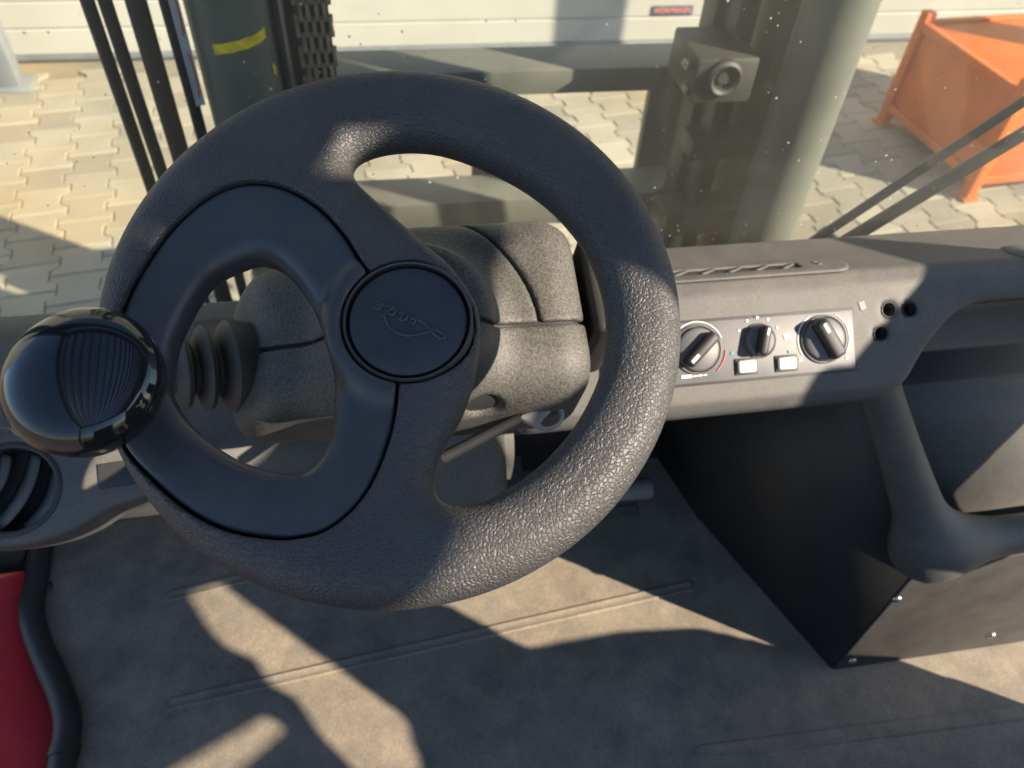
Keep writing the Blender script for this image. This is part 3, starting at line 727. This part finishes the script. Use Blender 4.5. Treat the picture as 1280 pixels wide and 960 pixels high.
to = mesh_obj('trough', Vt, [(k, k+1, nt_+k+1, nt_+k) for k in range(nt_-1)], M['dash'], tf, None, True, 60)
md = to.modifiers.new('thickness', 'SOLIDIFY'); md.thickness = .004; md.offset = 0
fp = box('kick_panel', (CX+.002, CY-.003, ZF-.01), (1.04, CY+.003, 1.012), M['mastdark'], fk, .001)
M['kick'] = plastic('dark_kick_plate', (.030, .030, .030), .55, 600, .0002, dust=.35, dustcol=(.12, .10, .08), up=False, mott=.3, mscale=16)
fp.data.materials.clear(); fp.data.materials.append(M['kick'])
for q in [(1121,749),(1065,826),(1239,794)]:
    c = at_y(*q, CY-.003); lathe('screw', [(0, .0035), (.003, .0034), (.0055, .0018), (.0062, 0), (.0062, -.001)], M['steel'], fp, frame(c, (1, 0, 0), (0, 0, 1), (0, -1, 0)), 16)
e1 = at_z(1013, 718, ZF); 
pn = np.cross(np.array(bl[0])-np.array(fl[0]), (0, 0, 1.)); pn /= np.linalg.norm(pn); pn = -pn if pn[0] > 0 else pn
c = at_p(1013, 720, np.array(fl[0])+pn*.002, pn)
lathe('screw', [(0, .0035), (.004, .0033), (.0062, .0016), (.0068, 0), (.0068, -.001)], M['steel'], fw, frame(c, np.cross((0, 0, 1.), pn), (0, 0, 1), pn), 16)

# ---- floor mat with ridges
ledge = [at_z(*q, ZF) for q in [(64,690),(60,725),(54,762),(60,795),(76,835),(92,870),(100,905),(97,935),(93,962)]]
lp = spline([(p[0], p[1], ZF) for p in ledge], 5)
first, last = lp[0], lp[-1]
lp = [np.array([first[0]-.01, 1.0, ZF]), np.array([first[0]-.005, .85, ZF])]+lp+[np.array([last[0]+.005, .2, ZF]), np.array([last[0]+.005, -.25, ZF])]
nl = len(lp); Vf = [tuple(p) for p in lp]+[(1.05, p[1], ZF) for p in lp]
fm = mesh_obj('floor_mat', Vf, [(i, i+1, nl+i+1, nl+i) for i in range(nl-1)], M['floor'], fk, None, False)
md = fm.modifiers.new('thickness', 'SOLIDIFY'); md.thickness = .012; md.offset = -1
bmf = bmesh.new(); bmf.from_mesh(fm.data); bmesh.ops.recalc_face_normals(bmf, faces=bmf.faces)
if bmf.faces[:][0].normal.z < 0: bmesh.ops.reverse_faces(bmf, faces=bmf.faces)
bmf.to_mesh(fm.data); bmf.free()
def ridge(q0, q1, w, h=.0030):
    a, b = at_z(*q0, ZF), at_z(*q1, ZF); d = b-a; L_ = np.linalg.norm(d); d /= L_; nrm = np.array([-d[1], d[0], 0])
    n = 14; V, Fc = [], []
    outline = [a-d*0+nrm*w*math.cos(t)*1.0-d*w*math.sin(t) for t in np.linspace(PI, 0, n)]
    outline = [a+(-d*math.sin(t)+nrm*math.cos(t))*w for t in np.linspace(0, PI, n)]+[b+(d*math.sin(t)-nrm*math.cos(t))*w for t in np.linspace(0, PI, n)]
    cen = lambda p: p
    m = len(outline)
    def inset(p, k):
        t = np.clip((p-a) @ d, 0, L_); c_ = a+d*t; return c_+(p-c_)*k
    rings = [(1.0, -.001), (.97, h*.5), (.82, h), (.55, h*.55), (.2, h*.4)]
    for k, z in rings:
        for p in outline: q = inset(p, k); V.append((q[0], q[1], ZF+z))
    for r in range(len(rings)-1):
        for i in range(m): Fc.append((r*m+i, r*m+(i+1) % m, (r+1)*m+(i+1) % m, (r+1)*m+i))
    Fc.append(tuple((len(rings)-1)*m+i for i in range(m)))
    o = mesh_obj('ridge', V, Fc, M['floor'], fm)
    bmr = bmesh.new(); bmr.from_mesh(o.data); bmesh.ops.recalc_face_normals(bmr, faces=bmr.faces); bmr.to_mesh(o.data); bmr.free()
ridge((215, 880), (860, 733), .0085)
ridge((215, 745), (560, 660), .0085)
ridge((878, 941), (1420, 872), .0100)
# rubber edge trim along the left side of the floor
trim = [p+np.array([-.012, 0, .010]) for p in lp]
rb = tube('rubber_trim', trim, .0165, M['black'], fk, 16)
bj = at_z(88, 940, ZF+.01); ti = min(range(len(trim)), key=lambda i: abs(trim[i][1]-bj[1]))
tdir = trim[ti+1]-trim[ti-1]; tdir /= np.linalg.norm(tdir)
tube('trim_joint', [trim[ti]-tdir*.006, trim[ti]+tdir*.006], .0185, M['black'], rb, 16)
# red body beside the floor
rp = [(p[0]-.016, p[1]) for p in lp]
Vr = [(x, y, ZF-.006) for x, y in rp]+[(-.78, y, ZF-.012) for x, y in rp]
k0 = next(i for i, p in enumerate(lp) if p[1] < .70)
Vr2 = Vr[k0:nl]+Vr[nl+k0:]; m_ = nl-k0
Vr2 += [(-.80, v[1], v[2]-.02) for v in Vr2[m_:2*m_]]+[(-.80, v[1], .30) for v in Vr2[m_:2*m_]]
Fr = []
for r in range(3): Fr += [(r*m_+i, r*m_+i+1, (r+1)*m_+i+1, (r+1)*m_+i) for i in range(m_-1)]
sp_ = mesh_obj('side_panel', Vr2, Fr, M['red'], fk, None, True, 30); sp_['label'] = 'glossy red painted body side with scuffs'
md = sp_.modifiers.new('thickness', 'SOLIDIFY'); md.thickness = .004
bq = at_z(60, 735, ZF)
lathe('trim_clip', [(0, .006), (.010, .0055), (.013, .002), (.013, -.004)], M['rubber'], rb, Matrix.Translation((bq[0]-.006, bq[1], ZF)), 20)
box('front_fender', (-.80, .715, .40), (float(lp[0][0])-.03, 1.02, ZF-.004), M['mastdark'], fk, .01)

box('footwell_light_block', (-.66, .62, ZF-.005), (-.645, .80, 1.25), M['black'], fk, .003)  # unseen panel added to keep sky light out of the footwell
# ---- pedals in the dark footwell
for q, w in [((612, 608), .055), ((760, 612), .045)]:
    c = at_z(*q, .80); bm = bmesh.new()
    box_bm(bm, (0, 0, 0), (w, .045, .008), None, .004)
    pd = bm_obj('pedal', bm, M['rubber'], fk, Matrix.Translation(Vector(c)) @ Matrix.Rotation(math.radians(35), 4, 'X'))
    for i in range(5):
        bm = bmesh.new(); box_bm(bm, (0, -.03+i*.015, .009), (w*.85, .0025, .0018), None, .0008); bm_obj('pedal_rib', bm, M['rubber'], pd, Matrix.Translation(Vector(c)) @ Matrix.Rotation(math.radians(35), 4, 'X'))
    tube('pedal_arm', [c+np.array([0, .01, -.008]), c+np.array([0, .06, -.09])], .008, M['mastdark'], pd)

box('firewall', (-.60, .78, ZF-.01), (1.04, .795, 1.06), M['black'], fk, .002)
box('dash_underside', (-.05, .612, 1.05), (1.04, .779, 1.058), M['black'], fk, .002)
box('dash_back', (-.05, .598, 1.05), (1.04, .610, 1.225), M['black'], fk, .002)

pe = at_z(792, 612, .80); lathe('pedal_pivot', [(0, .030), (.014, .030), (.017, .027), (.017, -.03), (0, -.03)], M['greyhandle'], pd, frame(pe, (0, 1, 0), (0, 0, 1), (1, 0, 0)), 24)
# ---- left part of the dash: shelf and pod with a round outlet
pl = spline([(.640, 1.262), (.60, 1.268), (.50, 1.262), (.455, 1.245), (.440, 1.215), (.450, 1.17)], 5)
ld = strip('dash_shelf', [tuple(p) for p in pl], -.60, .10, M['dash'], fk, .005, 2, 60)
strip('shelf_front', [(.452, 1.172), (.50, 1.10), (.62, .95)], -.60, -.06, M['black'], ld, .004, 2, 30)
vc = at_d(14, 612, .60); 
pn_ = np.array([.06, -.52, .85]); pn_ /= np.linalg.norm(pn_); pu = np.cross((0, 1., 0), pn_); pu /= np.linalg.norm(pu); pv = np.cross(pn_, pu)
PODM = frame(vc, pu, pv, pn_)
podout = spline([tuple(((at_p(x, y, vc, pn_)-vc) @ pu, (at_p(x, y, vc, pn_)-vc) @ pv)) for x, y in [(-120,560),(-60,530),(20,530),(110,540),(200,570),(215,600),(185,625),(140,640),(105,662),(60,680),(0,690),(-60,690),(-120,660)]], 4, True)
def pod(X, Y, Z):
    d = poly_sd(X[:, :, 0], Y[:, :, 0], podout)[:, :, None]
    f = smax(d+.012+0*Z-.4*np.minimum(Z, 0)*0, np.abs(Z+.028)-.020, .010)-.010
    hole = smax(np.sqrt(X**2+Y**2)-.0335, -Z-.026, .002)
    return smax(f, -hole, .003)
pdx = surface_net('outlet_pod', pod, (-.11, -.075, -.062), (.15, .075, .008), .002, M['dash'], fk, PODM, 2)
lathe('outlet_ring', [(.0375, .0005), (.0370, .0025), (.0345, .0030), (.0325, .0015), (.0318, -.006), (.0318, -.024)], M['black'], pdx, PODM, 56)
lathe('outlet_back', [(0, -.022), (.032, -.022), (.032, -.025), (0, -.025)], M['black'], pdx, PODM, 40)
for i in range(-1, 2):
    off = i*.0205; hw = math.sqrt(max(.0305**2-off**2, 1e-6))
    V, Fc = [], []
    nseg = 14
    for k in range(nseg+1):
        y = -hw+2*hw*k/nseg; zt = -.001+.000*y; bow = .003*(1-(y/hw)**2)
        V += [(off-.0085+2*bow, y, -.014-.002*(y/hw)**2), (off-.001+2.4*bow, y, -.004-.003*(y/hw)**2), (off+.0060+2.6*bow, y, .0015-.006*(y/hw)**2)]
    for k in range(nseg): Fc += [(3*k, 3*k+1, 3*k+4, 3*k+3), (3*k+1, 3*k+2, 3*k+5, 3*k+4)]
    o = mesh_obj('outlet_vane', V, Fc, M['panel'], pdx, PODM @ Matrix.Rotation(math.radians(-25), 4, 'Z'), True)
    o.data.materials.clear(); o.data.materials.append(M['dash'])
    md = o.modifiers.new('thickness', 'SOLIDIFY'); md.thickness = .0016
# small switch blank at the pod's right end
sb = at_p(190, 585, vc-pn_*.0, pn_); bm = bmesh.new(); box_bm(bm, (0, 0, 0), (.016, .010, .0012), None, .0006)
bm_obj('switch_blank', bm, M['black'], pdx, frame(at_p(150, 592, vc+pn_*.0025, pn_), pu, pv, pn_) @ Matrix.Rotation(.1, 4, 'Z'))

# ---- windscreen
gy0, gz0, gy1, gz1 = .606, 1.25, .66, 2.10
ws = mesh_obj('windscreen', [(-.62, gy0, gz0), (1.05, gy0, gz0), (1.05, gy1, gz1), (-.62, gy1, gz1)], [(0, 1, 2, 3)], M['glass'], fk, None, False)
ws['label'] = 'dusty windscreen pane speckled with dirt'
md = ws.modifiers.new('thickness', 'SOLIDIFY'); md.thickness = .005; md.offset = 1
tube('windscreen_seal', [(-.62, gy0, gz0+.004), (1.05, gy0, gz0+.004)], .010, M['rubber'], ws)
# parallel wiper arms outside
wp = None
for a, b, r in [((1006, 308), (1420, 34), .0052), ((1046, 308), (1420, 82), .0075)]:
    A_, B_ = at_y(*a, .640), at_y(*b, .672)
    if wp is None: wp = tube('wiper', [A_, B_], r, M['black'], fk, 10)
    else: tube('wiper_arm', [A_, B_], r, M['black'], wp, 10)
wa = at_y(1040, 303, .640); lathe('wiper_pivot', [(0, .010), (.007, .010), (.009, .006), (.009, -.02)], M['steel'], wp, frame(wa, (1, 0, 0), (0, 0, 1), (0, -1, 0)), 20)

# ---- mast in front of the cab
YM = 1.10
def vpipe(name, x, y, r, z0, z1, mat, parent, seg=24): return tube(name, [(x, y, z0), (x, y, z1)], r, mat, parent, seg)
ms = box('mast', (-.250, YM+.10, .15), (-.140, YM+.20, 2.25), M['mastdark'], fk, .004)
ms['label'] = 'grey lift mast with hoses and chains'
box('mast_channel', (FX*2+.140, YM+.10, .15), (FX*2+.250, YM+.20, 2.25), M['mastdark'], ms, .004)
box('inner_channel', (-.135, YM+.09, .20), (-.100, YM+.21, 2.20), M['mastdark'], ms, .003)
box('inner_channel', (FX*2+.046, YM+.16, .20), (FX*2+.125, YM+.22, 2.20), M['mastdark'], ms, .003)
box('inner_channel', (FX*2+.060, YM+.10, .20), (FX*2+.075, YM+.16, 2.20), M['mastdark'], ms, .003)
cl = vpipe('lift_cylinder', -.187, YM+.03, .056, .25, 2.0, M['mast'], fk, 48)
cr = vpipe('lift_cylinder', .714, YM+.03, .056, .25, 2.0, M['mast'], fk, 48)
# paint marker rings on the left cylinder
def cyl_mark(px, par, cx, cy, r, mat, w):
    pts = []
    for x, y in px:
        d = ray(x, y); o = CAM-np.array([cx, cy, 0]); a = d[0]**2+d[1]**2; b = 2*(o[0]*d[0]+o[1]*d[1]); c = o[0]**2+o[1]**2-r*r
        disc = max(b*b-4*a*c, 0); t = (-b-math.sqrt(disc))/(2*a); pts.append(CAM+d*t)
    P = spline(pts, 5); V, Fc = [], []
    for i, p in enumerate(P):
        ww = w*(.92+.06*math.sin(i*1.3)+.05*math.sin(i*3.1)); nn = np.array([p[0]-cx, p[1]-cy, 0]); nn /= np.linalg.norm(nn)
        V += [p+nn*.0006+np.array([0, 0, ww]), p+nn*.0006-np.array([0, 0, ww])]
    for i in range(len(P)-1): Fc.append((2*i, 2*i+1, 2*i+3, 2*i+2))
    mesh_obj('paint_mark', V, Fc, mat, par, None, True)
cyl_mark([(267,62),(285,60),(305,55),(322,48),(331,40)], cl, -.187, YM+.03, .056, M['yellow'], .0075)
cyl_mark([(341,85),(345,88)], cl, -.187, YM+.03, .057, M['yellow'], .008)
for q, r in [((108, 0), .0090), ((132, 0), .0090), ((169, 0), .0135), ((205, 0), .0085)]:
    x = at_y(*q, YM)[0]; pts = [(x+.0015*math.sin(k*.9+x*60), YM+.001*math.cos(k), .45+k*.16) for k in range(11)]
    tube('hose', pts, r, M['hose'], ms, 14)
# warning sticker strip beside the hoses
s0, s1 = at_y(217, 2, YM-.01), at_y(252, 132, YM-.01)
stp = mesh_obj('sticker', [(s0[0]-.006, YM-.012, s1[2]), (s0[0]+.006, YM-.008, s1[2]), (s0[0]+.006, YM-.008, 1.60), (s0[0]-.006, YM-.012, 1.60)], [(0, 1, 2, 3)], M['sticker'], ms, None, False)
md = stp.modifiers.new('thickness', 'SOLIDIFY'); md.thickness = .001
for k in range(3):
    arcs = [(s0[0]+.004*math.cos(t), YM-.0135, s1[2]+.045+k*.085+.032*math.sin(t)) for t in np.linspace(-1.3, 1.3, 9)]
    tube('printed_arc', arcs, .0012, M['stickred'], stp, 6)
# bearing strip edge
box('channel_edge', (-.128, YM+.02, .20), (-.120, YM+.09, 2.2), M['mastdark'], ms, .001)
# lift chains: alternating plates and pins
def chain(cx, cy, z0, z1):
    ch = box('chain', (cx-.0215, cy-.003, z0), (cx+.0215, cy+.003, z1), M['mastdark'], fk, .001)
    pt = .0215
    bm = bmesh.new()
    for sx in (-.016, -.006, .006, .016): box_bm(bm, (sx, 0, 0), (.0028, .0105, pt*.62), None, .0022, 1)
    bmesh.ops.create_cone(bm, cap_ends=True, segments=10, radius1=.0045, radius2=.0045, depth=.052, matrix=Matrix.Translation((0, 0, pt*.5)) @ Matrix.Rotation(PI/2, 4, 'Y'))
    me1 = bpy.data.meshes.new('link'); bmesh.ops.recalc_face_normals(bm, faces=bm.faces); bm.to_mesh(me1); bm.free(); me1.materials.append(M['chain'])
    bm = bmesh.new()
    for sx in (-.0225, -.011, 0, .011, .0225): box_bm(bm, (sx, 0, 0), (.0026, .0095, pt*.62), None, .0022, 1)
    bmesh.ops.create_cone(bm, cap_ends=True, segments=10, radius1=.0045, radius2=.0045, depth=.052, matrix=Matrix.Translation((0, 0, pt*.5)) @ Matrix.Rotation(PI/2, 4, 'Y'))
    me2 = bpy.data.meshes.new('link'); bmesh.ops.recalc_face_normals(bm, faces=bm.faces); bm.to_mesh(me2); bm.free(); me2.materials.append(M['chain'])
    n = int((z1-z0)/pt)
    for i in range(n): link(bpy.data.objects.new('link', (me1, me2)[i % 2]), ch, Matrix.Translation((cx, cy, z0+(i+.5)*pt)))
    return ch
chain(-.075, YM+.005, 1.235, 1.72)
ca_ = box('chain_anchor', (-.105, YM-.01, 1.20), (-.045, YM+.06, 1.236), M['mastdark'], ms, .003)
# fork carriage bars and cross members
cg = box('carriage', (-.10, 1.30, 1.145), (.60, 1.40, 1.190), M['mast'], fk, .003)
cg['label'] = 'grey cross bars of the fork carriage'
box('lower_bar', (-.10, 1.30, .862), (.60, 1.40, .925), M['mast'], cg, .003)
box('side_plate', (.540, 1.402, .865), (.70, 1.425, 1.144), M['mast'], cg, .003)
box('bar_post', (.185, 1.405, .86), (.235, 1.43, 1.14), M['mastdark'], cg, .003)
# bearing block with roller on the right inner channel
rc = at_y(905, 100, YM+.02)
bb = box('roller_block', (rc[0]-.045, YM+.03, rc[2]-.045), (rc[0]+.06, YM+.158, rc[2]+.03), M['mastdark'], ms, .006)
RMW = frame((rc[0]+.002, YM+.03, rc[2]), (1, 0, 0), (0, 0, 1), (0, -1, 0))
lathe('roller', [(0, .004), (.010, .004), (.011, -.002), (.018, -.002), (.019, .010), (.024, .013), (.029, .010), (.030, -.01)], M['mastdark'], ms, RMW, 40)
for dx, dz in ((-.045, -.03), (-.055, .012), (.10, -.03)):
    lathe('bolt', [(0, .008), (.006, .008), (.0075, .006), (.0075, -.01)], M['chain'], ms, frame((rc[0]+dx, YM+.05, rc[2]+dz), (1, 0, 0), (0, 0, 1), (0, -1, 0)), 6)
box('mast_crossmember', (FX*2+.0, YM+.08, .90), (FX*2+.16, YM+.155, .955), M['mastdark'], ms, .006)
box('mast_crossmember', (FX*2+.03, YM+.09, 1.06), (FX*2+.16, YM+.155, 1.10), M['mastdark'], ms, .006)
box('mast_crossmember', (-.25, YM+.21, .30), (.78, YM+.27, .42), M['mastdark'], ms, .006)

# ---- chassis, wheels, hood, seat, guard (behind and beside the camera)
box('chassis', (-.60, -1.6, .25), (1.12, .95, ZF-.014), M['counter'], fk, .03)
for x in (-.66, 1.06):
    for y, r in ((1.02, .33), (-1.15, .27)):
        wh = lathe('wheel', [(0, .10), (r*.45, .10), (r*.55, .07), (r*.6, .10), (r*.93, .10), (r, .07), (r, -.07), (r*.93, -.10), (r*.6, -.10), (r*.5, -.06), (0, -.06)], M['rubber'], fk, frame((x+(.02 if x > 0 else -.02), y, r), (0, 1, 0), (0, 0, 1), (1, 0, 0)), 40)
def hood(X, Y, Z): return rbox(X, Y, Z, (FX, -.85, .86), (.42, .62, .17), .06)
surface_net('hood', hood, (-.20, -1.52, .66), (.72, -.20, 1.06), .02, M['counter'], fk, None, 1)
box('counterweight', (-.58, -2.1, .22), (1.10, -1.50, 1.12), M['counter'], fk, .08)
def seat_f(X, Y, Z): return rbox(X, Y, Z, (.06, -.52, 1.10), (.24, .25, .075), .05)
se = surface_net('seat', seat_f, (-.22, -.80, 1.0), (.34, -.24, 1.2), .01, M['seat'], fk, None, 1)
def back_f(X, Y, Z): return rbox(X, Y+.15*(Z-1.1), Z, (.06, -.80, 1.42), (.23, .065, .34), .06)
surface_net('backrest', back_f, (-.2, -1.05, 1.05), (.32, -.65, 1.80), .012, M['seat'], se, None, 1)
og = box('overhead_guard', (-.56, -1.25, 2.20), (1.02, -1.17, 2.262), M['counter'], fk, .01)
box('guard_beam', (-.56, .62, 2.20), (1.02, .70, 2.262), M['counter'], og, .01)
for i in range(18): box('guard_slat', (-.50+i*.077, -1.168, 2.202), (-.486+i*.077, .618, 2.262), M['counter'], og, .003)
box('guard_plate', (.890, -.172, 2.205), (1.02, .618, 2.255), M['counter'], og, .01)  # gap between the plates is left to pass a light spot onto the rim
box('guard_plate', (.890, -1.168, 2.205), (1.02, -.30, 2.255), M['counter'], og, .01)
box('slot_light_mask', (.890, -.298, 2.206), (1.02, -.264, 2.254), M['counter'], og, .004)  # added fillers that narrow the roof gap to shape the light spot
box('slot_light_mask', (.890, -.185, 2.206), (1.02, -.174, 2.254), M['counter'], og, .003)
box('slot_light_mask', (.890, -.262, 2.207), (.900, -.187, 2.253), M['counter'], og, .004)
box('slot_light_mask', (.990, -.262, 2.207), (1.02, -.187, 2.253), M['counter'], og, .004)
box('rim_shade_strip', (.995, -.255, 2.108), (1.007, .66, 2.20), M['counter'], og, .003)  # unseen strip added to shade the front part of the wheel rim
for x in (-.56, 1.06):
    tube('guard_pillar', [(x, -1.25, .7), (x, -1.22, 2.21)], .035, M['counter'], og, 12)
    tube('guard_pillar', [(x, .80, .65), (x, .66, 2.21)], .035, M['counter'], og, 12)
    tube('guard_rail', [(x, -1.25, 2.225), (x, .70, 2.225)], .022, M['counter'], og, 12)
# unseen sheet added at right, outline and openings cut to shape the floor light
def light_sheet(X, Y, Z):
    y, z = Y[0], Z[0]
    P = poly_sd(y, z, [(-1.24, .66), (.20, .66), (.18, .83), (.165, .95), (.10, 1.06), (.075, 1.13), (.01, 1.21), (-.09, 1.31), (-.075, 1.38), (-.115, 1.55), (-.14, 1.75), (-.17, 1.95), (-.22, 2.02), (-1.22, 2.02)])
    A = poly_sd(y, z, [(-.255, 1.645), (-.21, 1.612), (-.245, 1.52), (-.278, 1.43), (-.34, 1.42), (-.385, 1.48), (-.355, 1.515), (-.325, 1.535), (-.325, 1.56), (-.30, 1.575), (-.305, 1.605), (-.285, 1.625)])
    B = poly_sd(y, z, [(-.37, 1.558), (-.372, 1.540), (-.46, 1.585), (-.56, 1.64), (-.56, 1.675), (-.49, 1.632)])
    d = np.maximum(np.maximum(P, -A), -B)[None]
    return np.maximum(d+0*X, np.abs(X-1.0)-.008)
surface_net('light_cut_sheet', light_sheet, (.98, -1.26, .64), (1.02, .22, 2.05), .008, M['counter'], fk, None, 0)
# added unseen blocker, outlined to cast the shade on fascia and tray
def shade_sheet(X, Y, Z):
    d = poly_sd(Y[0], Z[0], [(.025, 1.41), (.065, 1.36), (.112, 1.275), (.125, 1.225), (.20, 1.225), (.215, 1.290), (.27, 1.300), (.42, 1.31), (.43, 1.45), (.36, 1.52), (.28, 1.56), (.25, 1.70), (.06, 1.705), (.045, 1.725), (.015, 1.72), (.012, 1.68), (.02, 1.60)])[None]
    return smax(d+0*X, np.abs(X-1.0)-.02, .012)
blk = surface_net('shade_blocker', shade_sheet, (.97, .0, 1.20), (1.03, .45, 1.75), .005, M['black'], fk, None, 1)
tube('blocker_arm', [(1.0, .41, 1.42), (1.03, .55, 1.60), (1.06, .70, 1.78)], .010, M['black'], blk, 10)
